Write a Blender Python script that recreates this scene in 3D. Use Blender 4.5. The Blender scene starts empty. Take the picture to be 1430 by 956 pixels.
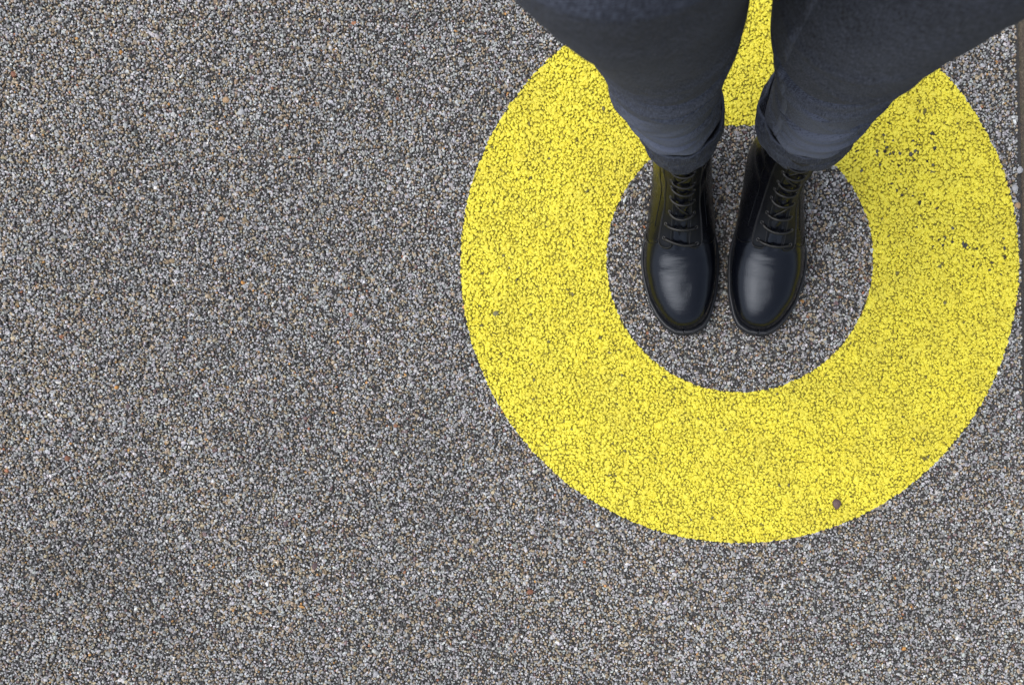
import bpy, bmesh, math, random
import numpy as np
from mathutils import Vector
random.seed(7)
rng = np.random.default_rng(11)
R = math.radians
scene = bpy.context.scene
col = scene.collection

# ------------------------------------------------------------------ camera
cam_d = bpy.data.cameras.new("camera")
cam = bpy.data.objects.new("camera", cam_d)
col.objects.link(cam)
cam.location = (-0.0865, -0.3906, 1.4)          # held in front of the legs, looking straight down
cam.rotation_euler = (0, 0, 0)
cam_d.sensor_width = 36
cam_d.lens = 33.83
cam_d.shift_x = -235 / 1430
cam_d.shift_y = 262 / 1430
cam_d.clip_start = 0.02
cam_d.clip_end = 300
cam_d.dof.use_dof = True
cam_d.dof.focus_distance = 1.37
cam_d.dof.aperture_fstop = 9.0
scene.camera = cam

# ------------------------------------------------------------------ sky and sun (overcast)
SUN_EL, SUN_AZ = 66, -165      # azimuth: direction towards the sun, degrees from +X
world = bpy.data.worlds.new("World")
scene.world = world
world.use_nodes = True
wn, wl = world.node_tree.nodes, world.node_tree.links
bg = wn["Background"]
sky = wn.new("ShaderNodeTexSky")
sky.sky_type = 'NISHITA'
sky.sun_disc = False
sky.sun_elevation = R(SUN_EL)
sky.sun_rotation = R(90 - SUN_AZ)
sky.dust_density = 3.0
hs = wn.new("ShaderNodeHueSaturation")
hs.inputs['Saturation'].default_value = 0.5
wl.new(sky.outputs[0], hs.inputs['Color'])
wl.new(hs.outputs[0], bg.inputs[0])
bg.inputs[1].default_value = 0.13
sd = bpy.data.lights.new("sun", 'SUN')
sd.energy = 1.5
sd.angle = R(62)
sd.color = (1.0, 0.98, 0.95)
sun = bpy.data.objects.new("sun", sd)
col.objects.link(sun)
dv = Vector((math.cos(R(SUN_EL)) * math.cos(R(SUN_AZ)), math.cos(R(SUN_EL)) * math.sin(R(SUN_AZ)), math.sin(R(SUN_EL))))
sun.rotation_euler = dv.to_track_quat('Z', 'Y').to_euler()
sun.location = (0, 0, 5)
vs = scene.view_settings
vs.view_transform = 'Standard'
vs.look = 'None'
vs.exposure = 0.59
vs.gamma = 1

# ------------------------------------------------------------------ material helpers
def mat(name):
    m = bpy.data.materials.new(name)
    m.use_nodes = True
    nt = m.node_tree
    return m, nt.nodes, nt.links, nt.nodes["Principled BSDF"]

def node(n, kind, **kw):
    x = n.new(kind)
    for k, v in kw.items():
        if k in x.inputs: x.inputs[k].default_value = v
        else: setattr(x, k, v)
    return x

def math_n(n, l, op, a, b=None, clamp=False):
    x = n.new("ShaderNodeMath"); x.operation = op; x.use_clamp = clamp
    for i, v in enumerate((a, b)):
        if v is None: continue
        if isinstance(v, (int, float)): x.inputs[i].default_value = v
        else: l.new(v, x.inputs[i])
    return x.outputs[0]

def mix(n, l, fac, a, b):
    x = n.new("ShaderNodeMix"); x.data_type = 'RGBA'
    for s, v in ((x.inputs[0], fac), (x.inputs[6], a), (x.inputs[7], b)):
        if isinstance(v, (int, float)): s.default_value = v
        elif isinstance(v, tuple): s.default_value = (*v, 1)
        else: l.new(v, s)
    return x.outputs[2]

def ramp(n, l, fac, stops):
    x = n.new("ShaderNodeValToRGB")
    e = x.color_ramp.elements
    while len(e) < len(stops): e.new(0.5)
    for q, (p, c) in zip(e, stops):
        q.position = p; q.color = (*c, 1) if isinstance(c, tuple) else (c, c, c, 1)
    l.new(fac, x.inputs[0])
    return x.outputs[0]

def bump(n, l, h, strength, dist, prev=None):
    b = node(n, "ShaderNodeBump", Strength=strength, Distance=dist)
    l.new(h, b.inputs['Height'])
    if prev: l.new(prev, b.inputs['Normal'])
    return b.outputs[0]

R_IN, R_OUT = 0.1938, 0.4062
C_IN, C_OUT = 0.0038, -0.0030      # y of the centre of the inner and of the outer edge

def paint_mask(n, l, co):
    """1 inside the painted annulus, with a slightly ragged edge"""
    sp = n.new("ShaderNodeSeparateXYZ"); l.new(co, sp.inputs[0])
    nz = node(n, "ShaderNodeTexNoise", Scale=160.0, Detail=2.0); l.new(co, nz.inputs['Vector'])
    rag = math_n(n, l, 'MULTIPLY', math_n(n, l, 'SUBTRACT', nz.outputs[0], 0.5), 0.006)
    def radius(cy):
        xx = math_n(n, l, 'MULTIPLY', sp.outputs[0], sp.outputs[0])
        dy = math_n(n, l, 'SUBTRACT', sp.outputs[1], cy)
        return math_n(n, l, 'ADD', math_n(n, l, 'SQRT', math_n(n, l, 'ADD', xx, math_n(n, l, 'MULTIPLY', dy, dy))), rag)
    a = math_n(n, l, 'GREATER_THAN', radius(C_IN), R_IN)
    b = math_n(n, l, 'LESS_THAN', radius(C_OUT), R_OUT)
    return math_n(n, l, 'MULTIPLY', a, b)

YELLOW = (0.86, 0.68, 0.028)

def gravel_material():
    m, n, l, p = mat("gravel")
    co = n.new("ShaderNodeTexCoord").outputs['Object']
    at = n.new("ShaderNodeAttribute"); at.attribute_name = "tint"
    wo = n.new("ShaderNodeAttribute"); wo.attribute_name = "worn"
    n1 = node(n, "ShaderNodeTexNoise", Scale=620.0, Detail=3.0, Roughness=0.7); l.new(co, n1.inputs['Vector'])
    sp = ramp(n, l, n1.outputs[0], [(0.3, (0.5, 0.5, 0.52)), (0.5, (1, 1, 1)), (0.7, (1.45, 1.43, 1.4))])
    mm = n.new("ShaderNodeMix"); mm.data_type = 'RGBA'; mm.blend_type = 'MULTIPLY'; mm.inputs[0].default_value = 1
    l.new(at.outputs['Color'], mm.inputs[6]); l.new(sp, mm.inputs[7])
    stone = mm.outputs[2]
    n2 = node(n, "ShaderNodeTexNoise", Scale=300.0, Detail=3.0); l.new(co, n2.inputs['Vector'])
    n3 = node(n, "ShaderNodeTexNoise", Scale=9.0, Detail=4.0); l.new(co, n3.inputs['Vector'])
    yel = mix(n, l, ramp(n, l, n2.outputs[0], [(0.3, 0.0), (0.7, 1.0)]), (0.655, 0.58, 0.034), (0.745, 0.68, 0.068))
    yel = mix(n, l, ramp(n, l, n3.outputs[0], [(0.35, 0.0), (0.75, 0.22)]), yel, (0.76, 0.64, 0.026))
    n4 = node(n, "ShaderNodeTexNoise", Scale=14.0, Detail=6.0, Roughness=0.7); l.new(co, n4.inputs['Vector'])
    yel = mix(n, l, ramp(n, l, n4.outputs[0], [(0.46, 0.0), (0.72, 0.5)]), yel, (0.44, 0.38, 0.05))      # dirt walked into the paint
    br = n.new('ShaderNodeSeparateColor'); br.mode = 'HSV'; l.new(at.outputs['Color'], br.inputs[0])
    yel = mix(n, l, ramp(n, l, br.outputs[2], [(0.05, 0.45), (0.4, 0.0)]), yel, (0.60, 0.49, 0.026))
    msk = math_n(n, l, 'MULTIPLY', paint_mask(n, l, co), math_n(n, l, 'SUBTRACT', 1.0, wo.outputs['Fac'], True))
    l.new(mix(n, l, msk, stone, yel), p.inputs['Base Color'])
    p.inputs['Roughness'].default_value = 0.62
    p.inputs['Specular IOR Level'].default_value = 0.45
    l.new(bump(n, l, n1.outputs[0], 0.35, 0.0008), p.inputs['Normal'])
    return m

def binder_material(name, painted):
    """dark binder between the stones; beyond the laid stones it carries grain of its own"""
    m, n, l, p = mat(name)
    co = n.new("ShaderNodeTexCoord").outputs['Object']
    v = node(n, "ShaderNodeTexVoronoi", Scale=230.0); l.new(co, v.inputs['Vector'])
    n1 = node(n, "ShaderNodeTexNoise", Scale=500.0, Detail=3.0); l.new(co, n1.inputs['Vector'])
    if painted:
        base = mix(n, l, ramp(n, l, n1.outputs[0], [(0.36, 0.0), (0.56, 1.0)]), (0.06, 0.052, 0.012), (0.45, 0.39, 0.025))
    else:
        sp = n.new("ShaderNodeSeparateColor"); l.new(v.outputs['Color'], sp.inputs[0])
        far = ramp(n, l, sp.outputs[0], [(0.0, (0.02, 0.02, 0.02)), (0.35, (0.09, 0.084, 0.077)), (0.7, (0.165, 0.16, 0.154)), (1.0, (0.34, 0.33, 0.32))])
        near = mix(n, l, n1.outputs[0], (0.02, 0.019, 0.019), (0.05, 0.046, 0.042))
        s = n.new("ShaderNodeSeparateXYZ"); l.new(co, s.inputs[0])
        ax = math_n(n, l, 'ABSOLUTE', math_n(n, l, 'ADD', s.outputs[0], 0.40))
        ay = math_n(n, l, 'ABSOLUTE', math_n(n, l, 'ADD', s.outputs[1], 0.13))
        outx = math_n(n, l, 'GREATER_THAN', ax, 0.82); outy = math_n(n, l, 'GREATER_THAN', ay, 0.61)
        base = mix(n, l, math_n(n, l, 'MAXIMUM', outx, outy), near, far)
    l.new(base, p.inputs['Base Color'])
    p.inputs['Roughness'].default_value = 0.8
    l.new(bump(n, l, v.outputs['Distance'], 0.8, 0.002), p.inputs['Normal'])
    return m

def kerb_material():
    m, n, l, p = mat("kerb")
    co = n.new("ShaderNodeTexCoord").outputs['Object']
    n1 = node(n, "ShaderNodeTexNoise", Scale=260.0, Detail=5.0, Roughness=0.7); l.new(co, n1.inputs['Vector'])
    n2 = node(n, "ShaderNodeTexNoise", Scale=24.0, Detail=4.0); l.new(co, n2.inputs['Vector'])
    c = ramp(n, l, n1.outputs[0], [(0.3, (0.03, 0.025, 0.019)), (0.55, (0.078, 0.060, 0.045)), (0.75, (0.16, 0.13, 0.10))])
    c = mix(n, l, ramp(n, l, n2.outputs[0], [(0.45, 0.0), (0.8, 0.5)]), c, (0.07, 0.075, 0.035))
    l.new(c, p.inputs['Base Color'])
    p.inputs['Roughness'].default_value = 0.9
    l.new(bump(n, l, n1.outputs[0], 0.9, 0.002), p.inputs['Normal'])
    return m

def leather_material(name, base=(0.0025, 0.003, 0.005), rough=0.15, grain=0.14, level=1.0):
    m, n, l, p = mat(name)
    co = n.new("ShaderNodeTexCoord").outputs['Object']
    g = node(n, "ShaderNodeTexVoronoi", Scale=900.0); l.new(co, g.inputs['Vector'])
    n1 = node(n, "ShaderNodeTexNoise", Scale=60.0, Detail=5.0, Roughness=0.65); l.new(co, n1.inputs['Vector'])
    mp = node(n, "ShaderNodeMapping", Scale=(40.0, 260.0, 160.0)); l.new(co, mp.inputs[0])
    n2 = node(n, "ShaderNodeTexNoise", Scale=1.0, Detail=3.0, Distortion=0.6); l.new(mp.outputs[0], n2.inputs['Vector'])
    p.inputs['Base Color'].default_value = (*base, 1)
    l.new(ramp(n, l, n1.outputs[0], [(0.3, rough - 0.03), (0.62, rough + 0.04), (0.75, rough + 0.2)]), p.inputs['Roughness'])
    p.inputs['Specular IOR Level'].default_value = level
    p.inputs['IOR'].default_value = 1.28
    p.inputs['Specular Tint'].default_value = (0.78, 0.86, 1.0, 1)
    b = bump(n, l, g.outputs['Distance'], grain, 0.0006)
    b = bump(n, l, n2.outputs[0], 0.26, 0.0010, b)
    b = bump(n, l, n1.outputs[0], 0.06, 0.002, b)
    l.new(b, p.inputs['Normal'])
    return m

def plain(name, c, rough, grain=200.0, bs=0.3, spec=0.5):
    m, n, l, p = mat(name)
    co = n.new("ShaderNodeTexCoord").outputs['Object']
    n1 = node(n, "ShaderNodeTexNoise", Scale=grain, Detail=4.0); l.new(co, n1.inputs['Vector'])
    d = tuple(x * 0.65 for x in c); b = tuple(min(1, x * 1.3) for x in c)
    l.new(mix(n, l, n1.outputs[0], d, b), p.inputs['Base Color'])
    p.inputs['Roughness'].default_value = rough
    p.inputs['Specular IOR Level'].default_value = spec
    l.new(bump(n, l, n1.outputs[0], bs, 0.0008), p.inputs['Normal'])
    return m

def denim_material(name, lo, hi):
    m, n, l, p = mat(name)
    uv = n.new("ShaderNodeUVMap").outputs[0]
    co = n.new("ShaderNodeTexCoord").outputs['Object']
    # twill rib, slubby yarn, wear
    mp = node(n, "ShaderNodeMapping", Scale=(1.0, 1.0, 1.0), Rotation=(0, 0, R(62))); l.new(uv, mp.inputs[0])
    w = node(n, "ShaderNodeTexWave", Scale=170.0, Distortion=0.8, Detail=1.0); l.new(mp.outputs[0], w.inputs['Vector'])
    mp2 = node(n, "ShaderNodeMapping", Scale=(1500.0, 130.0, 1.0)); l.new(uv, mp2.inputs[0])
    y1 = node(n, "ShaderNodeTexNoise", Scale=1.0, Detail=2.0); l.new(mp2.outputs[0], y1.inputs['Vector'])
    mp3 = node(n, "ShaderNodeMapping", Scale=(150.0, 1300.0, 1.0)); l.new(uv, mp3.inputs[0])
    y2 = node(n, "ShaderNodeTexNoise", Scale=1.0, Detail=2.0); l.new(mp3.outputs[0], y2.inputs['Vector'])
    big = node(n, "ShaderNodeTexNoise", Scale=11.0, Detail=5.0, Roughness=0.6); l.new(co, big.inputs['Vector'])
    wear = n.new("ShaderNodeAttribute"); wear.attribute_name = "wear"
    yarn = math_n(n, l, 'ADD', math_n(n, l, 'MULTIPLY', y1.outputs[0], 0.5), math_n(n, l, 'MULTIPLY', y2.outputs[0], 0.5))
    f = math_n(n, l, 'MULTIPLY', math_n(n, l, 'SUBTRACT', yarn, 0.5), 4.6)
    f = math_n(n, l, 'ADD', f, math_n(n, l, 'MULTIPLY', math_n(n, l, 'SUBTRACT', w.outputs[1], 0.35), 0.55))
    f = math_n(n, l, 'ADD', f, math_n(n, l, 'MULTIPLY', math_n(n, l, 'SUBTRACT', big.outputs[0], 0.42), 0.8))
    f = math_n(n, l, 'ADD', f, math_n(n, l, 'MULTIPLY', wear.outputs['Fac'], 1.25), True)
    l.new(mix(n, l, f, lo, hi), p.inputs['Base Color'])
    p.inputs['Roughness'].default_value = 0.95
    p.inputs['Specular IOR Level'].default_value = 0.12
    p.inputs['Sheen Weight'].default_value = 0.03
    p.inputs['Sheen Roughness'].default_value = 0.6
    b = bump(n, l, yarn, 0.55, 0.0007)
    b = bump(n, l, w.outputs[1], 0.4, 0.0005, b)
    b = bump(n, l, big.outputs[0], 0.35, 0.006, b)
    l.new(b, p.inputs['Normal'])
    return m

M_GRAVEL = gravel_material()
M_BINDER = binder_material("binder", False)
M_FILM = binder_material("paint_in_crevices", True)
M_KERB = kerb_material()
M_LEATHER = leather_material("black_leather")
M_LEATHER2 = leather_material("black_leather_matt", (0.005, 0.0053, 0.0065), 0.33, 0.4, 0.5)
M_QUARTER = leather_material("black_leather_quarter", (0.004, 0.0043, 0.006), 0.24, 0.2, 0.42)
M_SOLE = plain("black_rubber", (0.009, 0.011, 0.016), 0.45, 160.0, 0.25, 0.5)
M_LACE = plain("black_waxed_cord", (0.004, 0.004, 0.005), 0.42, 900.0, 0.5, 0.5)
M_THREAD = plain("dark_thread", (0.012, 0.013, 0.017), 0.5, 900.0, 0.4)
M_METAL = plain("black_eyelet_metal", (0.02, 0.02, 0.022), 0.3, 200.0, 0.05, 0.8)
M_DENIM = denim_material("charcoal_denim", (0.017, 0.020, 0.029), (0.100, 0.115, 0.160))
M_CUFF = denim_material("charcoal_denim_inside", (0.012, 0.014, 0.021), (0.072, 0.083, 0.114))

# ------------------------------------------------------------------ object helpers
def mesh_obj(name, verts, faces, material, parent=None, smooth=True):
    me = bpy.data.meshes.new(name)
    me.from_pydata([tuple(map(float, v)) for v in verts], [], faces)
    me.update()
    if smooth: me.polygons.foreach_set('use_smooth', [True] * len(me.polygons))
    me.materials.append(material)
    o = bpy.data.objects.new(name, me)
    col.objects.link(o)
    if parent: o.parent = parent
    return o

def fix_normals(o):
    bm = bmesh.new(); bm.from_mesh(o.data)
    bmesh.ops.recalc_face_normals(bm, faces=bm.faces)
    bm.to_mesh(o.data); bm.free()

def tube(pts, r, seg=8, flat=1.0, nrm=None):
    """verts/faces of a tube along pts; flat < 1 squashes it along nrm"""
    V, F = [], []
    pts = [Vector(p) for p in pts]
    for i, p in enumerate(pts):
        t = (pts[min(i + 1, len(pts) - 1)] - pts[max(i - 1, 0)]).normalized()
        up = Vector(nrm[i]) if nrm is not None else Vector((0, 0, 1))
        s = t.cross(up).normalized(); u = s.cross(t).normalized()
        rr = r * (0.6 if i in (0, len(pts) - 1) else 1)
        for k in range(seg):
            a = 2 * math.pi * k / seg
            V.append(p + s * (math.cos(a) * rr) + u * (math.sin(a) * rr * flat))
    n = len(pts)
    for i in range(n - 1):
        for k in range(seg):
            F.append((i * seg + k, i * seg + (k + 1) % seg, (i + 1) * seg + (k + 1) % seg, (i + 1) * seg + k))
    F.append(tuple(range(seg))[::-1]); F.append(tuple(range((n - 1) * seg, n * seg)))
    return V, F

def join(parts):
    V, F = [], []
    for v, f in parts:
        o = len(V); V += list(v); F += [tuple(i + o for i in q) for q in f]
    return V, F

def catmull(K, per):
    K = np.asarray(K, float)
    P = np.vstack([2 * K[0] - K[1], K, 2 * K[-1] - K[-2]])
    out = []
    for i in range(len(K) - 1):
        p0, p1, p2, p3 = P[i:i + 4]
        for j in range(per):
            t = j / per
            out.append(0.5 * (2 * p1 + (p2 - p0) * t + (2 * p0 - 5 * p1 + 4 * p2 - p3) * t * t + (3 * p1 - p0 - 3 * p2 + p3) * t ** 3))
    out.append(K[-1])
    return np.array(out)

# ------------------------------------------------------------------ ground, paint, kerb
def ground_sheet():
    """one sheet to the horizon, finer near the camera"""
    xs = [-60, -20, -6, -3, -2] + list(np.linspace(-1.4, 0.8, 23)) + [2, 3, 6, 20, 60]
    ys = [-60, -20, -6, -3, -2] + list(np.linspace(-1.0, 0.8, 19)) + [2, 3, 6, 20, 60]
    V = [(x, y, -0.0016) for y in ys for x in xs]
    nx = len(xs)
    F = [(j * nx + i, j * nx + i + 1, (j + 1) * nx + i + 1, (j + 1) * nx + i) for j in range(len(ys) - 1) for i in range(nx - 1)]
    o = mesh_obj("ground", V, F, M_BINDER)
    o["kind"] = "structure"
    o["label"] = "grey exposed aggregate paving of small stones"
    return o

def kerb_x(y): return 0.4045 + (0.355 - y) * 0.0205

def value_noise(x, y, seed, scale):
    g = np.random.default_rng(seed).random((64, 64))
    u = x * scale; v = y * scale
    i = np.floor(u).astype(int); j = np.floor(v).astype(int)
    fu = u - i; fv = v - j
    fu = fu * fu * (3 - 2 * fu); fv = fv * fv * (3 - 2 * fv)
    G = lambda a, b: g[a % 64, b % 64]
    return (G(i, j) * (1 - fu) + G(i + 1, j) * fu) * (1 - fv) + (G(i, j + 1) * (1 - fu) + G(i + 1, j + 1) * fu) * fv

def ico():
    bm = bmesh.new()
    bmesh.ops.create_icosphere(bm, subdivisions=1, radius=1.0)
    v = np.array([q.co[:] for q in bm.verts]); f = np.array([[q.index for q in p.verts] for p in bm.faces])
    bm.free()
    return v, f
ICO_V, ICO_F = ico()

def stone_cloud(name, parent, step, size, keep, painted):
    """angular stones bedded in the binder, one real little mesh each, joined"""
    X0, X1, Y0, Y1 = -1.22, 0.43, -0.74, 0.47
    nx, ny = int((X1 - X0) / step), int((Y1 - Y0) / (step * 0.9))
    gx, gy = np.meshgrid(np.arange(nx), np.arange(ny))
    x = X0 + (gx + 0.5 * (gy % 2)) * step; y = Y0 + gy * step * 0.9
    x = (x + rng.uniform(-.42, .42, x.shape) * step).ravel()
    y = (y + rng.uniform(-.42, .42, y.shape) * step).ravel()
    k = keep(x, y); x, y = x[k], y[k]
    n = len(x)
    # variants of crushed stone
    nv = 48
    base = ICO_V[None] * rng.uniform(0.72, 1.22, (nv, 12, 1)) * rng.uniform(0.85, 1.18, (nv, 1, 3))
    ax = rng.normal(size=(nv, 4)); ax /= np.linalg.norm(ax, axis=1, keepdims=True)
    w, a, b, c = ax.T
    Q = np.stack([1 - 2 * (b * b + c * c), 2 * (a * b - c * w), 2 * (a * c + b * w),
                  2 * (a * b + c * w), 1 - 2 * (a * a + c * c), 2 * (b * c - a * w),
                  2 * (a * c - b * w), 2 * (b * c + a * w), 1 - 2 * (a * a + b * b)], 1).reshape(nv, 3, 3)
    base = np.einsum('nij,nkj->nki', Q, base)
    # the top faces are the ones that show
    faces_of = []
    for q in range(nv):
        tri = base[q][ICO_F]
        nz = np.cross(tri[:, 1] - tri[:, 0], tri[:, 2] - tri[:, 0])[:, 2]
        faces_of.append(ICO_F[np.argsort(-nz)[:12]])
    faces_of = np.array(faces_of)
    var = rng.integers(0, nv, n)
    big = rng.random(n)
    r = size * (0.62 + 0.55 * big ** 1.6 + 0.5 * (big > 0.965))
    th = rng.uniform(0, 2 * np.pi, n)
    el = rng.uniform(0.78, 1.28, n)
    V = base[var].copy()
    V[:, :, 0] *= (r * el)[:, None]; V[:, :, 1] *= (r / el)[:, None]
    flatn = rng.uniform(0.5, 0.8, n) if painted else rng.uniform(0.6, 1.0, n)
    V[:, :, 2] *= (r * flatn)[:, None]
    ct, st = np.cos(th)[:, None], np.sin(th)[:, None]
    vx = V[:, :, 0] * ct - V[:, :, 1] * st; vy = V[:, :, 0] * st + V[:, :, 1] * ct
    top = (V[:, :, 2]).max(1)
    zt = rng.normal(0.0018, 0.0008, n) + (value_noise(x, y, 5, 90) - .5) * 0.0012 if painted else rng.normal(0.0017, 0.0009, n)
    V = np.stack([vx + x[:, None], vy + y[:, None], V[:, :, 2] + (zt - top)[:, None]], 2)
    F = faces_of[var] + (np.arange(n) * 12)[:, None, None]
    me = bpy.data.meshes.new(name)
    nF = n * F.shape[1]
    me.vertices.add(n * 12); me.loops.add(nF * 3); me.polygons.add(nF)
    me.vertices.foreach_set('co', V.astype(np.float32).ravel())
    me.loops.foreach_set('vertex_index', F.astype(np.int32).ravel())
    me.polygons.foreach_set('loop_start', np.arange(0, nF * 3, 3, dtype=np.int32))
    me.polygons.foreach_set('use_smooth', np.zeros(nF, bool))
    me.update(calc_edges=True)
    # mineral colours of the stones
    pal = np.array([(0.40, 0.405, 0.425), (0.32, 0.325, 0.34), (0.22, 0.218, 0.218), (0.06, 0.06, 0.064), (0.34, 0.28, 0.20),
                    (0.20, 0.15, 0.095), (0.46, 0.25, 0.085), (0.15, 0.10, 0.10), (0.56, 0.56, 0.57), (0.30, 0.13, 0.07)])
    lowf = value_noise(x, y, 3, 4.5) * 0.6 + value_noise(x, y, 8, 11) * 0.4       # browner and greyer drifts
    left = np.clip((-0.25 - x) / 0.6, 0, 1)
    u = rng.random(n)
    tan = 0.19 + 0.16 * np.clip((lowf - 0.45) * 3, 0, 1) + 0.07 * left
    dark = 0.15 + 0.07 * np.clip((0.5 - lowf) * 3, 0, 1)
    inner = (np.hypot(x, y - C_IN) < R_IN)
    dark = dark + 0.10 * inner; tan = tan + 0.08 * inner
    idx = np.zeros(n, int)
    edges = np.stack([0.24 * np.ones(n), 0.24 * np.ones(n), 0.20 * np.ones(n), dark, tan * .62, tan * .38, 0.0025 * np.ones(n), 0.025 * np.ones(n), 0.022 * np.ones(n), 0.002 * np.ones(n)], 1)
    edges = np.cumsum(edges / edges.sum(1, keepdims=True), 1)
    idx = (u[:, None] > edges).sum(1).clip(0, 9)
    c = pal[idx] * rng.uniform(0.72, 1.25, (n, 1)) * rng.uniform(0.95, 1.05, (n, 3))
    c = c * (1.0 + 0.30 * (lowf[:, None] - 0.5)) * np.array([1.0, .99, .965])
    C = np.ones((n, 12, 4), np.float32); C[:, :, :3] = c[:, None, :]
    at = me.attributes.new("tint", 'FLOAT_COLOR', 'POINT'); at.data.foreach_set('color', C.ravel())
    worn = np.zeros(n)
    if painted:
        worn[rng.random(n) < 0.004] = 0.85
        for (wx, wy, s, pr) in [(.235, .16, .024, .09), (.25, .10, .02, .07), (.20, .145, .02, .04), (.36, -.005, .016, .07), (.30, .05, .02, .025), (.33, .03, .02, .025), (.27, .19, .02, .03)]:
            d2 = (x - wx) ** 2 + (y - wy) ** 2
            worn[(rng.random(n) < pr * np.exp(-d2 / (2 * s * s)))] = 1.0
    Wn = np.repeat(worn.astype(np.float32)[:, None], 12, 1)
    at = me.attributes.new("worn", 'FLOAT', 'POINT'); at.data.foreach_set('value', Wn.ravel())
    me.materials.append(M_GRAVEL)
    if painted:
        c = np.where(worn[:, None] > .5, c * np.array([.14, .14, .13]), c)
        C[:, :, :3] = c[:, None, :]; me.attributes['tint'].data.foreach_set('color', C.ravel())
    o = bpy.data.objects.new(name, me); col.objects.link(o)
    o.parent = parent; o["kind"] = "stuff"
    return o

def one_stone(name, parent, x, y, rx, ry, h, material, rot=0.0, z=0.0):
    bm = bmesh.new(); bmesh.ops.create_icosphere(bm, subdivisions=2, radius=1.0)
    q = random.Random(hash((round(x * 1000), round(y * 1000))) & 0xffff)
    ph = [q.uniform(0, 6) for _ in range(6)]
    for v in bm.verts:
        c = v.co.copy()
        k = 1 + 0.09 * math.sin(3 * c.x + ph[0]) + 0.08 * math.sin(4 * c.y + ph[1]) + 0.07 * math.sin(5 * c.z + 3 * c.x + ph[2]) + q.uniform(-.05, .05)
        v.co = Vector((c.x * rx * k, c.y * ry * k, c.z * h * k))
    me = bpy.data.meshes.new(name); bm.to_mesh(me); bm.free()
    me.materials.append(material)
    o = bpy.data.objects.new(name, me); col.objects.link(o)
    o.location = (x, y, z); o.rotation_euler = (0, 0, rot)
    if parent: o.parent = parent
    return o

ground = ground_sheet()
film_v, film_f = [], []
NS = 160
for i in range(NS):
    a = 2 * math.pi * i / NS
    for r, z in ((R_IN + .001, -0.0014), (0.245, -0.0012), (0.30, -0.0012), (0.355, -0.0012), (R_OUT - .001, -0.0014)):
        film_v.append((r * math.cos(a), r * math.sin(a) + C_IN + (C_OUT - C_IN) * (r - R_IN) / (R_OUT - R_IN), z))
for i in range(NS):
    for k in range(4):
        film_f.append((i * 5 + k, i * 5 + k + 1, ((i + 1) % NS) * 5 + k + 1, ((i + 1) % NS) * 5 + k))
ring = mesh_obj("painted_ring", film_v, film_f, M_FILM)
ring["label"] = "broad bright yellow ring painted on the grey stony paving around the black boots"
ring["category"] = "floor marking"

in_ring = lambda x, y: (np.hypot(x, y - C_IN) > R_IN - .0003) & (np.hypot(x, y - C_OUT) < R_OUT + .0003)
on_ground = lambda x, y: (x < kerb_x(y) - 0.004)
stone_cloud("gravel", ground, 0.0034, 0.0022, lambda x, y: ~in_ring(x, y) & on_ground(x, y), False)
stone_cloud("painted_gravel", ring, 0.0040, 0.0030, lambda x, y: in_ring(x, y), True)

# a few larger stones that stand out of the paving
def px(u, v): return ((u - 1033) / 960, (365 - v) / 960)
STONES = {"rust": (0.20, 0.085, 0.05), "tan": (0.34, 0.22, 0.12), "plum": (0.10, 0.065, 0.07), "pale": (0.33, 0.335, 0.35), "ochre": (0.50, 0.24, 0.06)}
SM = {k: plain("stone_" + k, c, 0.7, 350.0, 0.5) for k, c in STONES.items()}
for (u, v, k, s) in [(20, 104, "rust", 4.5), (316, 140, "tan", 5), (337, 157, "pale", 5), (170, 74, "ochre", 3), (440, 790, "plum", 5.5), (740, 826, "rust", 5),
                     (180, 568, "plum", 4.5), (163, 541, "ochre", 3), (340, 395, "ochre", 3), (1424, 238, "pale", 5), (1417, 263, "pale", 5), (1421, 287, "tan", 4.5),
                     (310, 306, "tan", 4.5), (95, 640, "rust", 4.5), (525, 940, "pale", 4.5), (400, 730, "plum", 4.5), (985, 790, "pale", 4.5), (1262, 905, "ochre", 3.5)]:
    x, y = px(u, v)
    one_stone("stone", ground, x, y, s / 960, s * random.uniform(.75, 1) / 960, 0.0035, SM[k], random.uniform(0, 3), 0.0007)

x, y = px(1168, 703)
peb = one_stone("pebble", None, x, y, 0.0056, 0.0082, 0.0036, plain("brown_pebble", (0.10, 0.058, 0.055), 0.6, 500.0, 0.6), 0.12, 0.0042)
peb["label"] = "small dark brown pebble lying alone on the lower part of the yellow ring"
peb["category"] = "pebble"

def build_kerb():
    V, F = [], []
    ys = np.concatenate([np.linspace(-30, -2, 30), np.linspace(-1.9, 1.9, 620), np.linspace(2, 30, 30)])
    prof = [(0.0, -0.03), (0.0005, -0.0025), (0.0025, 0.0004), (0.006, 0.0012), (0.03, 0.0015), (0.10, 0.0015), (0.195, 0.0), (0.20, -0.03)]
    for y in ys:
        wob = (random.random() - .5) * 0.0016
        for i, (dx, z) in enumerate(prof):
            V.append((kerb_x(y) + dx + (wob if i in (0, 1, 2) else 0), y, z + (random.random() - .5) * 0.0006))
    m = len(prof)
    for j in range(len(ys) - 1):
        for i in range(m - 1):
            F.append((j * m + i, j * m + i + 1, (j + 1) * m + i + 1, (j + 1) * m + i))
    o = mesh_obj("kerb", V, F, M_KERB); fix_normals(o)
    o["kind"] = "structure"; o["label"] = "brown earthy concrete edging along the right side of the paving"
build_kerb()

# ------------------------------------------------------------------ person
person = bpy.data.objects.new("person", None); col.objects.link(person)
person.location = (0, 0.09, 0); person.empty_display_size = 0.1
person["label"] = "person standing in the yellow ring in charcoal rolled up jeans and black lace up boots"
person["category"] = "person"
ORG = np.array(person.location)

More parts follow.
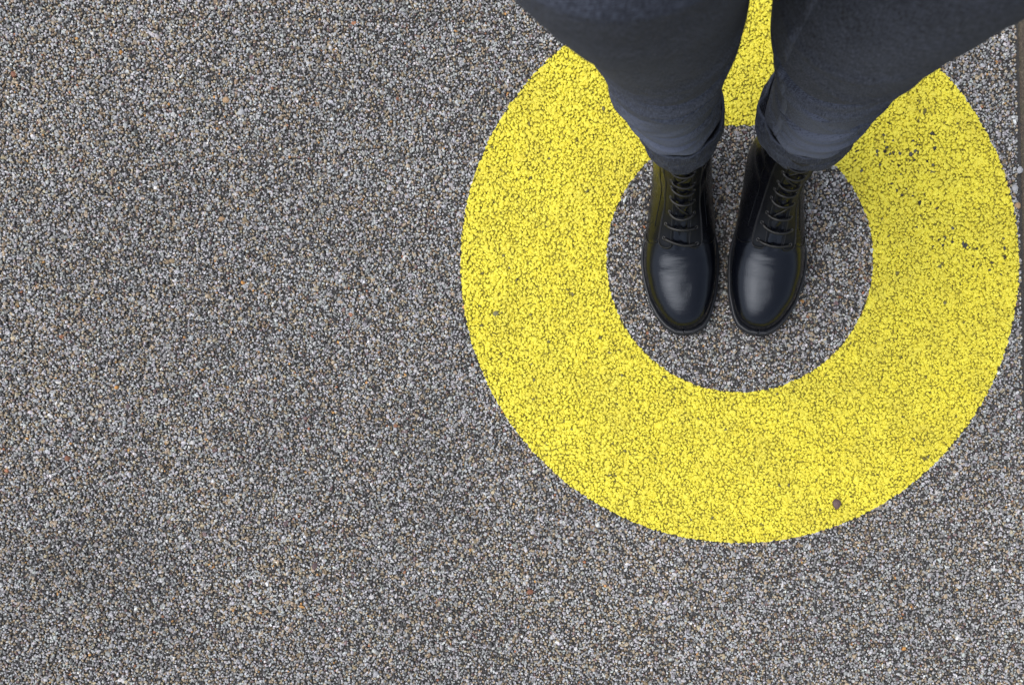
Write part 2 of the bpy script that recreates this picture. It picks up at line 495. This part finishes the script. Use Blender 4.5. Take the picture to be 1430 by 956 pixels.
# ---- jeans: two legs and the seat, sections fitted to the photograph (z, centre x, centre y, half width, half depth)
ZK = np.array([.2, .3, .4, .5, .6, .7, .8, .9])
LEG = {
 'a': [[-0.0889, -0.0962, -0.1017, -0.0990, -0.1048, -0.1140, -0.1183, -0.1190], [0.1207, 0.1084, 0.0922, 0.0752, 0.0542, 0.0299, 0.0042, -0.0195],
       [0.0506, 0.0549, 0.0618, 0.0680, 0.0749, 0.0827, 0.0921, 0.0994], [0.0575, 0.0618, 0.0676, 0.0732, 0.0810, 0.0906, 0.1001, 0.1074]],
 'b': [[0.0712, 0.0760, 0.0752, 0.0696, 0.0721, 0.0803, 0.0907, 0.1019], [0.1203, 0.1065, 0.0923, 0.0759, 0.0565, 0.0381, 0.0200, 0.0022],
       [0.0549, 0.0566, 0.0622, 0.0716, 0.0794, 0.0861, 0.0927, 0.0988], [0.0577, 0.0627, 0.0683, 0.0758, 0.0848, 0.0929, 0.1002, 0.1067]]}
# folds: (z at the front, slope, curl, height, width, centre angle, angular reach)
FOLDS = {
 'a': [(.345, .012, .02, -.0030, .0042, .35, .8), (.300, -.016, .01, -.0028, .0042, -.35, .8), (.455, .015, .03, -.0028, .005, .45, .8), (.365, 0, 0, -.0055, .0055, -.9, .6), (.385, .01, 0, .003, .012, -.8, .6), (.325, .02, 0, -.0030, .006, .6, .7), (.258, .010, .012, .0026, .009, .1, 1.5), (.292, -.012, .010, .0030, .008, -.5, 1.0), (.330, .015, .016, .0025, .010, .5, 0.9), (.372, .008, .020, .0022, .011, -.3, .9),
       (.43, -.02, .022, .0022, .012, .4, .8), (.47, .012, .03, .0030, .014, -.2, 1.1), (.505, .02, .032, -.0028, .010, .1, 1.0), (.545, -.01, .03, .0024, .014, -.5, .8), (.60, .02, .03, .0020, .018, .5, .8), (.405, .01, .02, -.0020, .008, -.9, .7)],
 'b': [(.335, .016, .02, -.0030, .0042, .1, .9), (.285, -.012, .01, -.0028, .0042, .55, .8), (.45, -.015, .03, -.0028, .005, -.35, .8), (.40, 0, 0, -.0045, .0055, .9, .6), (.36, .03, 0, -.0035, .006, -.5, .9), (.425, 0, 0, .003, .012, .9, .6), (.256, .006, .012, .0028, .009, 0, 1.6), (.288, .016, .010, -.0030, .006, .2, 1.2), (.310, .016, .014, .0034, .008, .3, 1.2), (.352, .02, .018, .0028, .010, -.4, 1.0), (.39, -.01, .02, .0024, .010, .6, .9),
       (.44, .02, .026, .0026, .012, -.5, .9), (.485, .015, .03, .0034, .014, 0, 1.2), (.52, .03, .03, -.0030, .010, -.2, 1.2), (.565, .01, .03, .0024, .016, .4, .9), (.63, .03, .02, .002, .018, -.6, .8)]}

def spline(K, z):
    K = np.asarray(K); i = np.clip(((z - ZK[0]) / .1).astype(int), 0, len(ZK) - 2); t = (z - ZK[i]) / .1
    P = np.concatenate([[2 * K[0] - K[1]], K, [2 * K[-1] - K[-2]]])
    p0, p1, p2, p3 = P[i], P[i + 1], P[i + 2], P[i + 3]
    return 0.5 * (2 * p1 + (p2 - p0) * t + (2 * p0 - 5 * p1 + 4 * p2 - p3) * t * t + (3 * p1 - p0 - 3 * p2 + p3) * t ** 3)

def leg_point(k, z, th, off=0.0):
    """point on a trouser leg; th = 0 at the front, growing towards +x"""
    z = np.asarray(z, float); th = np.asarray(th, float)
    zc = np.minimum(z, .9)
    t3 = np.clip((zc - .2) / .1, 0, 1)
    zc = np.where(zc < .3, .2 + .1 * t3 ** 2.2 * (2.2 - 1.2 * t3) / 1.0, zc)   # cloth pushed down onto the roll
    cx, cy, rx, ry = (spline(q, zc) for q in LEG[k])
    up = np.clip((z - .89) / .05, 0, 1) ** 2          # tucked into the seat
    cx = cx * (1 - .10 * up); rx = rx * (1 - .18 * up); ry = ry * (1 - .12 * up)
    d = np.zeros_like(th + z)
    tw = (th + np.pi) % (2 * np.pi) - np.pi
    for (z0, sl, cu, am, sg, tc, reach) in FOLDS[k]:
        zz = z0 + sl * (tw - tc) + cu * (tw - tc) ** 2
        d = d + (1.5 if am > 0 else 2.4) * am * np.exp(-((z - zz) / (sg * .75)) ** 2) * np.exp(-((tw - tc) / reach) ** 4)
    sd_ = 1 if k == 'a' else 2
    d = d + (value_noise(z * 1.0 + 3, th * .08 + 5, sd_, 24) - .5) * .0028 * (value_noise(np.cos(th) + 3, z + 5, sd_ + 9, 5))
    d = d + np.clip((.29 - z) / .05, 0, 1) * .0022 * np.sin(7 * th + 40 * z + sd_)
    d = d + off
    x = cx + (rx + d) * np.sin(th); y = cy - (ry + d) * np.cos(th)
    return x, y, z + 0 * th

def leg_mesh(k):
    NT, NZ = 180, 320
    zs = .205 + (.94 - .205) * np.linspace(0, 1, NZ) ** 1.15
    th = np.linspace(0, 2 * np.pi, NT, endpoint=False) + np.pi
    TH, ZZ = np.meshgrid(th, zs)
    X, Y, Zv = leg_point(k, ZZ, TH)
    V = np.stack([X, Y, Zv], 2).reshape(-1, 3) - ORG
    F, UV = [], []
    for j in range(NZ - 1):
        for i in range(NT):
            i2 = (i + 1) % NT
            F.append((j * NT + i, j * NT + i2, (j + 1) * NT + i2, (j + 1) * NT + i))
    F.append(tuple(range(NT))[::-1]); F.append(tuple(range((NZ - 1) * NT, NZ * NT)))
    me = bpy.data.meshes.new("leg"); me.from_pydata(V.tolist(), [], F); me.update()
    uvl = me.uv_layers.new(name="UVMap")
    data = np.zeros((len(me.loops), 2), np.float32)
    li = np.zeros(len(me.loops), np.int32); me.loops.foreach_get('vertex_index', li)
    jj, ii = li // NT, li % NT
    data[:, 0] = ii / NT * .5; data[:, 1] = zs[jj]
    q = np.arange((NZ - 1) * NT * 4).reshape(-1, 4)
    wrap = (np.arange((NZ - 1) * NT) % NT) == NT - 1
    for c in (1, 2): data[q[wrap, c], 0] = .5
    uvl.data.foreach_set('uv', data.ravel())
    # washed wear down the shins and on the fold crests
    front = np.exp(-(((TH - 2 * np.pi + .15 * (1 if k == 'a' else -1)) / .75) ** 2))
    band = np.exp(-((ZZ - .33) / .13) ** 2) * .75 + .12
    wear = front * band + .12 * np.exp(-((ZZ - .27) / .03) ** 2)
    at = me.attributes.new("wear", 'FLOAT', 'POINT'); at.data.foreach_set('value', wear.astype(np.float32).ravel())
    me.polygons.foreach_set('use_smooth', [True] * len(me.polygons))
    return me

def seat_mesh():
    NT = 96
    rows = [(.835, -.008, .035, .020, .025), (.845, -.008, .03, .06, .05), (.865, -.010, .022, .12, .085), (.90, -.010, .012, .185, .112), (.94, -.010, .006, .198, .118), (.98, -.010, .008, .192, .115), (1.02, -.010, .012, .176, .108), (1.05, -.010, .014, .165, .102)]
    rows = catmull(rows, 6)
    V = [(cx + rx * math.sin(a), cy - ry * math.cos(a), z) for (z, cx, cy, rx, ry) in rows for a in np.linspace(0, 2 * np.pi, NT, endpoint=False)]
    V = np.array(V) - ORG
    F = [(j * NT + i, j * NT + (i + 1) % NT, (j + 1) * NT + (i + 1) % NT, (j + 1) * NT + i) for j in range(len(rows) - 1) for i in range(NT)]
    F.append(tuple(range(NT))[::-1]); F.append(tuple(range((len(rows) - 1) * NT, len(rows) * NT)))
    me = bpy.data.meshes.new("seat"); me.from_pydata(V.tolist(), [], F); me.update()
    uvl = me.uv_layers.new(name="UVMap")
    li = np.zeros(len(me.loops), np.int32); me.loops.foreach_get('vertex_index', li)
    zz = np.array([q[0] for q in rows])
    d = np.zeros((len(li), 2), np.float32); d[:, 0] = (li % NT) / NT; d[:, 1] = zz[li // NT]
    uvl.data.foreach_set('uv', d.ravel())
    at = me.attributes.new("wear", 'FLOAT', 'POINT'); at.data.foreach_set('value', np.full(len(me.vertices), .1, np.float32))
    me.polygons.foreach_set('use_smooth', [True] * len(me.polygons))
    return me

def build_jeans():
    a, b, s = leg_mesh('a'), leg_mesh('b'), seat_mesh()
    obs = []
    for m in (a, b, s):
        m.materials.append(M_DENIM)
        o = bpy.data.objects.new("jeans", m); col.objects.link(o); obs.append(o)
    for o in obs[1:]:
        md = obs[0].modifiers.new("u", 'BOOLEAN'); md.operation = 'UNION'; md.object = o; md.solver = 'EXACT'
    dg = bpy.context.evaluated_depsgraph_get()
    me = bpy.data.meshes.new_from_object(obs[0].evaluated_get(dg), preserve_all_data_layers=True, depsgraph=dg)
    ok = len(me.vertices) > 50000
    for o in obs: bpy.data.objects.remove(o)
    print("jeans union verts", len(me.vertices), "polys", len(me.polygons), ok)
    me.name = "jeans"
    o = bpy.data.objects.new("jeans", me); col.objects.link(o); o.parent = person
    return o
jeans = build_jeans()

def build_cuff(cx, cy, rx, ry, z0, z1, seed, lump_at, lift):
    """rolled hem: a thick band turned up twice"""
    q = np.random.default_rng(seed)
    NT = 128
    prof = [(-.012, .10), (-.007, -.01), (-.003, -.03), (.0, .0), (.0012, .10), (.0012, .24), (.0006, .38), (-.0002, .47), (.0004, .54), (.0008, .66), (.0006, .80), (-.0002, .92), (-.0014, .985), (-.0030, .99), (-.0046, .94), (-.008, .7)]
    prof = catmull(prof, 3)
    th = np.linspace(0, 2 * np.pi, NT, endpoint=False)
    V, wear = [], []
    ph = q.uniform(0, 6, 8)
    for (dr, t) in prof:
        lump = .0032 * np.exp(-(((th - lump_at + np.pi) % (2 * np.pi) - np.pi) / .5) ** 2) * np.sin(9 * th + 10 * t)
        wav = .0012 * np.sin(3 * th + ph[0] + 2 * t) + .0008 * np.sin(8 * th + ph[1] + 4 * t) + .0003 * np.sin(17 * th + ph[2] - 6 * t) + .0002 * np.sin(29 * th + ph[5] + 9 * t) - .0012 * np.exp(-((t - .50 - .06 * np.sin(2 * th + ph[6])) / .05) ** 2)
        r = dr + wav + lump
        z = z0 + (z1 - z0) * t  + lift * np.sin(th) + (.0022 * np.sin(2 * th + ph[3]) + .0012 * np.sin(5 * th + ph[4])) * (.5 + t) + lump * 1.2
        for i in range(NT):
            V.append((cx + (rx + r[i]) * math.sin(th[i]), cy - (ry + r[i]) * math.cos(th[i]), z[i]))
            wear.append(.45 if abs(t) < .08 or abs(t - 1) < .05 else .15 + .2 * math.exp(-((t - .55) / .08) ** 2))
    n = len(prof)
    F = [(j * NT + i, j * NT + (i + 1) % NT, (j + 1) * NT + (i + 1) % NT, (j + 1) * NT + i) for j in range(n - 1) for i in range(NT)]
    o = mesh_obj("cuff", np.array(V) - ORG, F, M_CUFF, jeans)
    me = o.data
    uvl = me.uv_layers.new(name="UVMap")
    li = np.zeros(len(me.loops), np.int32); me.loops.foreach_get('vertex_index', li)
    d = np.zeros((len(li), 2), np.float32); d[:, 0] = (li % NT) / NT * .38; d[:, 1] = (li // NT) / n * .07
    uvl.data.foreach_set('uv', d.ravel())
    at = me.attributes.new("wear", 'FLOAT', 'POINT'); at.data.foreach_set('value', wear)
    fix_normals(o)
    return o
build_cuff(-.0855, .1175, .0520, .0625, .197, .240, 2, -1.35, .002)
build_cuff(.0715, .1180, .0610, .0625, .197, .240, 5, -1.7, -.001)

def leg_seam(k, th0, z0, z1):
    """flat felled seam: a raised strip with two rows of stitching, following the leg"""
    parts = []
    zs = np.linspace(z0, z1, 140)
    V, F = [], []
    for z in zs:
        rows = []
        for w, o in ((-.0042, -.0006), (-.0034, .0015), (0, .0008), (.0034, .0015), (.0042, -.0006)):
            rad = float(spline(LEG[k][2], np.array([min(z, .9)]))[0])
            x, y, zz = leg_point(k, np.array([z]), np.array([th0 + w / rad]), o)
            V.append(np.array([x[0], y[0], zz[0]]) - ORG)
    for j in range(len(zs) - 1):
        for i in range(4):
            F.append((j * 5 + i, j * 5 + i + 1, (j + 1) * 5 + i + 1, (j + 1) * 5 + i))
    o = mesh_obj("seam", V, F, M_DENIM, jeans); fix_normals(o)
    me = o.data
    uvl = me.uv_layers.new(name="UVMap")
    li = np.zeros(len(me.loops), np.int32); me.loops.foreach_get('vertex_index', li)
    d = np.zeros((len(li), 2), np.float32); d[:, 0] = (li % 5) * .002; d[:, 1] = zs[li // 5]
    uvl.data.foreach_set('uv', d.ravel())
    wv = np.repeat(.22 + .38 * np.exp(-((zs - .33) / .13) ** 2), 5).astype(np.float32)
    at = me.attributes.new("wear", 'FLOAT', 'POINT'); at.data.foreach_set('value', wv)
    return o
leg_seam('a', 1.75, .25, .84)
leg_seam('b', -1.02, .25, .84)
leg_seam('a', -1.85, .25, .86)
leg_seam('b', 1.85, .25, .86)

# ------------------------------------------------------------------ boots (local frame: toe tip at y=0, heel towards +y, medial side +x)
SOLE = [(0, -.001, .001), (.0012, .0085, .0105), (.003, .0130, .0170), (.010, .0230, .0280), (.018, .0300, .0335), (.027, .0362, .0375), (.046, .0455, .0428), (.055, .0480, .0450), (.075, .0528, .0472), (.095, .0556, .0488), (.111, .0560, .0488),
        (.126, .0545, .0470), (.150, .0490, .0430), (.175, .0430, .0392), (.200, .0392, .0372), (.225, .0372, .0362), (.245, .0335, .0330), (.262, .0245, .0245), (.272, .0140, .0140), (.276, .001, .001)]
SOLE = [(d, l * 1.07, r * 1.07) for d, l, r in SOLE]
SD = np.array(SOLE)
sole_l = lambda d: np.interp(d, SD[:, 0], SD[:, 1]); sole_r = lambda d: np.interp(d, SD[:, 0], SD[:, 2])
#  T(d,z)          B(d,z)         W      Cx     pm   n    m
KN = []
for d, zt in ((.0055, .0215), (.0068, .0290), (.0105, .0370), (.017, .0432), (.026, .0482), (.038, .0528), (.052, .0568), (.068, .0613), (.085, .0672)):
    l_, r_ = float(sole_l(max(d - .0042, .0006))) - .0030, float(sole_r(max(d - .0042, .0006))) - .0030
    l_, r_ = max(l_, .006), max(r_, .006)
    KN.append((d, zt, d, .015, (l_ + r_) / 2, (r_ - l_) / 2, .80, 2.25, 3.2))
KN += [(.102, .0755, .108, .015, .0515, -.0038, .80, 2.1, 3.2), (.117, .0885, .140, .015, .0500, -.0036, .79, 1.95, 3.0), (.130, .104, .180, .015, .0470, -.0026, .77, 1.85, 2.8),
       (.142, .122, .220, .016, .0432, -.0015, .74, 1.8, 2.6), (.152, .140, .255, .018, .0412, -.0008, .70, 1.85, 2.4), (.159, .157, .270, .045, .0398, 0, .66, 1.9, 2.2),
       (.164, .174, .271, .090, .0388, 0, .60, 1.95, 2.1), (.169, .192, .268, .130, .0382, 0, .55, 2, 2), (.172, .210, .267, .170, .0382, 0, .5, 2, 2), (.174, .228, .268, .205, .0386, 0, .5, 2, 2), (.175, .250, .269, .245, .0400, 0, .5, 2, 2)]
SUB, HALF = 7, 22

def boot_grid(flare):
    K = catmull(KN, SUB)
    G = []
    for i, (td, tz, bd, bz, W, C, pm, n, m) in enumerate(K):
        u = i / SUB
        W = W + flare * max(0, u - 15) / 4
        side = []
        for k in range(HALF + 1):
            t = k / HALF
            if t <= .62:
                a = t / .62 * math.pi / 2
                p = pm * (1 - math.cos(a) ** (2 / n)); x = math.sin(a) ** (2 / n)
            else:
                b = (t - .62) / .38 * math.pi / 2
                p = pm + (1 - pm) * math.sin(b) ** (2 / m); x = max(math.cos(b), 0) ** (2 / m)
            side.append((p, x))
        row = []
        for sgn in (1, -1):
            for k, (p, x) in enumerate(side):
                if sgn == -1 and k in (0, HALF): continue
                cc = C * min(1, x * 1.2)
                row.append((k * sgn, (sgn * W * x + C, td + (bd - td) * p, tz + (bz - tz) * p)))
        # order: from bottom on -x side over the top to the bottom on +x side
        row.sort(key=lambda q: q[0])
        G.append([q[1] for q in row])
    return np.array(G)                 # [nu][-HALF+1 .. HALF]

def deform_boot(G, seed):
    """flex creases across the vamp, dents and small slumps in the leather"""
    q = np.random.default_rng(seed)
    P = G.copy()
    N = grid_normals(P)
    x, y, z = P[..., 0], P[..., 1], P[..., 2]
    d = np.zeros(x.shape)
    for yc, am, sl in ((.080, -.0006, .2), (.087, .0006, .15), (.094, -.0008, .1), (.101, .0006, -.1), (.072, -.0004, -.15)):
        yc = yc + q.uniform(-.005, .005); am = am * q.uniform(.15, .6); sl = sl + q.uniform(-.15, .15)
        d += am * np.exp(-((y - yc - sl * x - 6 * x * x) / .0028) ** 2) * np.exp(-(x / .036) ** 4) * (z > .03)
    d += (value_noise(x * 1 + 4, y + z + 4, seed, 45) - .5) * .0004 * (z > .026)
    d += (value_noise(x * 1 + 4, y + z * .7 + 4, seed + 1, 20) - .5) * .0030 * np.clip((z - .06) / .06, 0, 1)
    for zc, am in ((.118, -.0012), (.135, .0012), (.155, -.0016), (.176, .0012)):
        d += am * np.exp(-((z - zc - .15 * (y - .2) + .2 * np.abs(x)) / .006) ** 2) * np.clip((np.abs(x) - .012) / .02, 0, 1) * (y > .10)
    if seed == 4:      # a knock on the toe
        d += -.0011 * np.exp(-((x - .007 - .1 * (y - .06)) / .0032) ** 2 - ((y - .058) / .011) ** 2) * (z > .03)
    else:
        d += -.0005 * np.exp(-((x + .004) / .004) ** 2 - ((y - .05) / .006) ** 2) * (z > .03)
    return P + N * d[..., None]

def grid_normals(P):
    du = np.gradient(P, axis=0); dv = np.gradient(P, axis=1)
    n = np.cross(dv, du)
    n /= np.linalg.norm(n, axis=2, keepdims=True) + 1e-12
    c = P.mean(axis=1, keepdims=True)
    s = np.sign(((P - c) * n).sum(2).mean())
    return n * s

class Surf:
    def __init__(self, P):
        self.P, self.N = P, grid_normals(P)
        self.mid = HALF - 1
    def at(self, u, w, off=0.0):
        """point at slice u (knot units), arc distance w from the ridge, lifted by off"""
        f = min(max(u * SUB, 0), len(self.P) - 1.001); i = int(f); t = f - i
        row = self.P[i] * (1 - t) + self.P[i + 1] * t
        nr = self.N[i] * (1 - t) + self.N[i + 1] * t
        j = self.mid; s = 1 if w >= 0 else -1; left = abs(w)
        while 0 < j + s < len(row) - 1:
            L = np.linalg.norm(row[j + s] - row[j])
            if left <= L:
                k = left / L
                p = row[j] * (1 - k) + row[j + s] * k; n = nr[j] * (1 - k) + nr[j + s] * k
                n = n / np.linalg.norm(n)
                return p + n * off, n
            left -= L; j += s
        n = nr[j] / np.linalg.norm(nr[j])
        return row[j] + n * off, n

def boot(tip, ang, mirror, seed, lean, flare, lace_tilt):
    root = bpy.data.objects.new("boot", None); col.objects.link(root)
    root.parent = person; root.empty_display_size = .05
    root.location = (tip[0] - ORG[0], tip[1] - ORG[1], 0)
    root.rotation_euler = (0, 0, ang)
    q = random.Random(seed)
    def place(name, V, F, m, parent=None, smooth=True):
        V = np.array([list(v) for v in V], float)
        V[:, 0] += lean * np.clip((V[:, 2] - .05) / .15, 0, 2) ** 1.3
        if mirror: V[:, 0] *= -1
        o = mesh_obj(name, V, F, m, parent or root, smooth); fix_normals(o)
        return o
    P = deform_boot(boot_grid(flare), seed)
    S = Surf(P)
    nu, nv = P.shape[:2]
    F = [(i * nv + j, i * nv + (j + 1) % nv, (i + 1) * nv + (j + 1) % nv, (i + 1) * nv + j) for i in range(nu - 1) for j in range(nv)]
    F.append(tuple(range(nv)))
    upper = place("upper", P.reshape(-1, 3), F, M_LEATHER)
    upper.data.materials.append(M_QUARTER)                  # quarters and shaft: a separate, duller piece of leather behind the vamp seam
    upper.data.polygons.foreach_set('material_index', [1 if k // nv >= int(9.9 * SUB) else 0 for k in range(len(F))])
    # ---- sole with welt lip, groove and a raised waist before the heel
    K = catmull(SOLE, 4)
    ol = [(-l, d) for d, l, r in K] ; orr = [(r, d) for d, l, r in K][::-1]
    loop = np.array(ol + orr)
    t = np.roll(loop, -1, 0) - np.roll(loop, 1, 0); t /= np.linalg.norm(t, axis=1, keepdims=True) + 1e-9
    nrm = np.stack([t[:, 1], -t[:, 0]], 1)
    if ((loop - loop.mean(0)) * nrm).sum() < 0: nrm = -nrm
    lay = [(0, -.0025), (.0016, -.0008), (.004, 0), (.0100, .0002), (.0118, -.0004), (.0126, -.0016), (.0136, -.0016), (.0144, -.0003), (.0160, .0004), (.0185, .0004), (.0200, -.0004), (.0207, -.0016), (.0207, -.0036), (.0196, -.0046), (.0190, -.010)]
    V = []
    nl = len(loop)
    for z, o in lay:
        for k in range(nl):
            p = loop[k] + nrm[k] * o
            raise_ = .009 * math.exp(-((loop[k][1] - .172) / .016) ** 4) if z < .003 else 0
            V.append((p[0], p[1], z + raise_))
    F = [(j * nl + i, j * nl + (i + 1) % nl, (j + 1) * nl + (i + 1) % nl, (j + 1) * nl + i) for j in range(len(lay) - 1) for i in range(nl)]
    F.append(tuple(range(nl))[::-1])
    sole = place("sole", V, F, M_SOLE)
    pts = [(loop[k][0] + nrm[k][0] * -.0022, loop[k][1] + nrm[k][1] * -.0022, .0208) for k in range(4, nl - 4)]
    place("welt_stitch", *tube(pts, .0006, 5), M_THREAD, sole)
    # ---- facings: two raised leather flaps carrying the laces
    U0, U1 = 9.05, 19.4
    for s in (-1, 1):
        V, F = [], []
        nU, nW = 90, 16
        for a in range(nU):
            for b in range(nW):
                wq = b / (nW - 1)
                gap = .0085 + .0006 * math.sin(a * .3 + s)
                uu = a / (nU - 1)
                outer = .0335 - .006 * uu
                w = gap + (outer - gap) * wq
                rnd = .55 * abs(2 * wq - 1) ** 3.2 + .25 * wq
                u = (U0 + rnd) + (U1 - U0 - rnd) * uu
                edge = min(wq, 1 - wq, uu * 3) * 12
                lift = .0025 * min(1, max(0, edge)) ** .5 - .0003
                if b in (0, nW - 1) or a == 0: lift = -.0006
                lift += .0004 * math.sin(u * 3.1 + s) * (1 - wq)
                V.append(S.at(u, s * w, lift)[0])
        F = [(a * nW + b, a * nW + b + 1, (a + 1) * nW + b + 1, (a + 1) * nW + b) for a in range(nU - 1) for b in range(nW - 1)]
        fac = place("facing", V, F, M_LEATHER2)
        st = []
        for wq, r in ((.16, .00042), (.86, .00045), (.93, .00045)):
            pts, nn = [], []
            for a in range(70):
                uu = a / 69
                outer = .0335 - .006 * uu; w = .0085 + (outer - .0085) * wq
                rnd = .55 * abs(2 * wq - 1) ** 3.2 + .25 * wq
                p, n = S.at(U0 + rnd + .12 + (U1 - U0 - rnd - .12) * uu, s * w, .0024)
                pts.append(p); nn.append(n)
            st.append(tube(pts, r, 5, 1, nn))
        pts, nn = [], []
        for b in range(24):
            wq = .14 + .76 * b / 23
            w = .0085 + (.0335 - .0085) * wq
            rnd = .55 * abs(2 * wq - 1) ** 3.2 + .25 * wq
            p, n = S.at(U0 + rnd + .16, s * w, .0024); pts.append(p); nn.append(n)
        st.append(tube(pts, .00045, 5, 1, nn))
        place("stitching", *join(st), M_THREAD, fac)
        # side seam of the quarter running down to the welt, and one up the shaft
        pts, nn = [], []
        for b in range(40):
            tq = b / 39
            p, n = S.at(9.7 + .5 * tq - .9 * tq * (1 - tq), s * (.034 + .040 * tq), .0003); pts.append(p); nn.append(n)
        place("seam", *tube(pts, .0008, 6, .8, nn), M_LEATHER2, upper)
        pts, nn = [], []
        for b in range(60):
            tq = b / 59
            p, n = S.at(10.6 + 9 * tq, s * (.046 + .004 * math.sin(tq * 3)), .0002); pts.append(p); nn.append(n)
        place("seam", *tube(pts, .0007, 6, .8, nn), M_LEATHER2, upper)
    # ---- tongue: soft pleated strip between the facings
    V, nU, nW = [], 70, 13
    for a in range(nU):
        uu = a / (nU - 1); u = 9.1 + (19.6 - 9.1) * uu
        for b in range(nW):
            w = (-.0105 + .021 * b / (nW - 1))
            ple = .0010 * math.sin(u * 5.2 + 1.5 * math.sin(b * .5 + seed)) * min(1, uu * 2) + .0007 * math.cos(w * 420 + u)
            V.append(S.at(u, w, (.0004 + ple) * (1 if 0 < b < nW - 1 else .2) + .0002)[0])
    F = [(a * nW + b, a * nW + b + 1, (a + 1) * nW + b + 1, (a + 1) * nW + b) for a in range(nU - 1) for b in range(nW - 1)]
    place("tongue", V, F, M_LEATHER)
    # ---- laces: bars across the facings, crossing pieces under them
    LU = [9.55, 10.62, 11.5, 12.55, 13.5, 14.35, 15.5, 16.5, 17.6]
    HW = [.0225, .0215, .0175, .0170, .0160, .0155, .0150, .0150, .0150]
    for i, (u, hw) in enumerate(zip(LU, HW)):
        t0 = lace_tilt * (1 if i % 2 else .6) + q.uniform(-.07, .07); wob = q.uniform(-.08, .08)
        pts, nn = [], []
        for k in range(21):
            f = k / 20 * 2 - 1
            off = .0037 + .0008 * (1 - f * f) - (.0034 if k in (0, 20) else 0) - (.0010 if k in (1, 19) else 0)
            p, n = S.at(u + t0 * f + .26 * f * f + wob * math.sin(2.2 * f + i), f * hw + q.uniform(-.0002, .0002), off)
            pts.append(p); nn.append(n)
        bars = [tube(pts, .0019, 8, .85, nn)]
        if i in (2, 5, 6, 7):
            u2, s = LU[i + 1], (1 if i % 2 else -1)
            pts, nn = [], []
            for k in range(15):
                f = k / 14 * 2 - 1
                p, n = S.at(u + .12 + (u2 - u - .24) * (k / 14), s * f * .0095, .0016 if 0 < k < 14 else .0002); pts.append(p); nn.append(n)
            bars.append(tube(pts, .00120, 8, .7, nn))
        place("lace", *join(bars), M_LACE)
        ey = []
        for s in (-1, 1):
            c, n = S.at(u + t0 * s + .26 + wob * math.sin(2.2 * s + i), s * hw, .0024)
            n = Vector(n); ta = n.cross(Vector((0, 0, 1))).normalized(); tb = n.cross(ta)
            ring_pts = [Vector(c) + (ta * math.cos(a) + tb * math.sin(a)) * .0021 for a in np.linspace(0, 2 * math.pi, 13)]
            ey.append((s, tube(ring_pts, .0006, 5, 1, [n] * 13)))
        for s, (v, f) in ey: place("eyelet", v, f, M_METAL)
    # ---- heel counter and pull tab at the back
    pts = [(P[i, -1][0], P[i, -1][1] + .0006, P[i, -1][2]) for i in range(15 * SUB, nu)]
    place("back_strip", *tube(pts, .0045, 8, .35, [(0, 1, 0)] * len(pts)), M_LEATHER2)
    return root

boot((-.0828, -.1090), 0.0, False, 4, 0.000, 0.0, -.17)
boot((.0262, -.1100), R(-4.8), True, 9, -.0195, 0.001, .19)
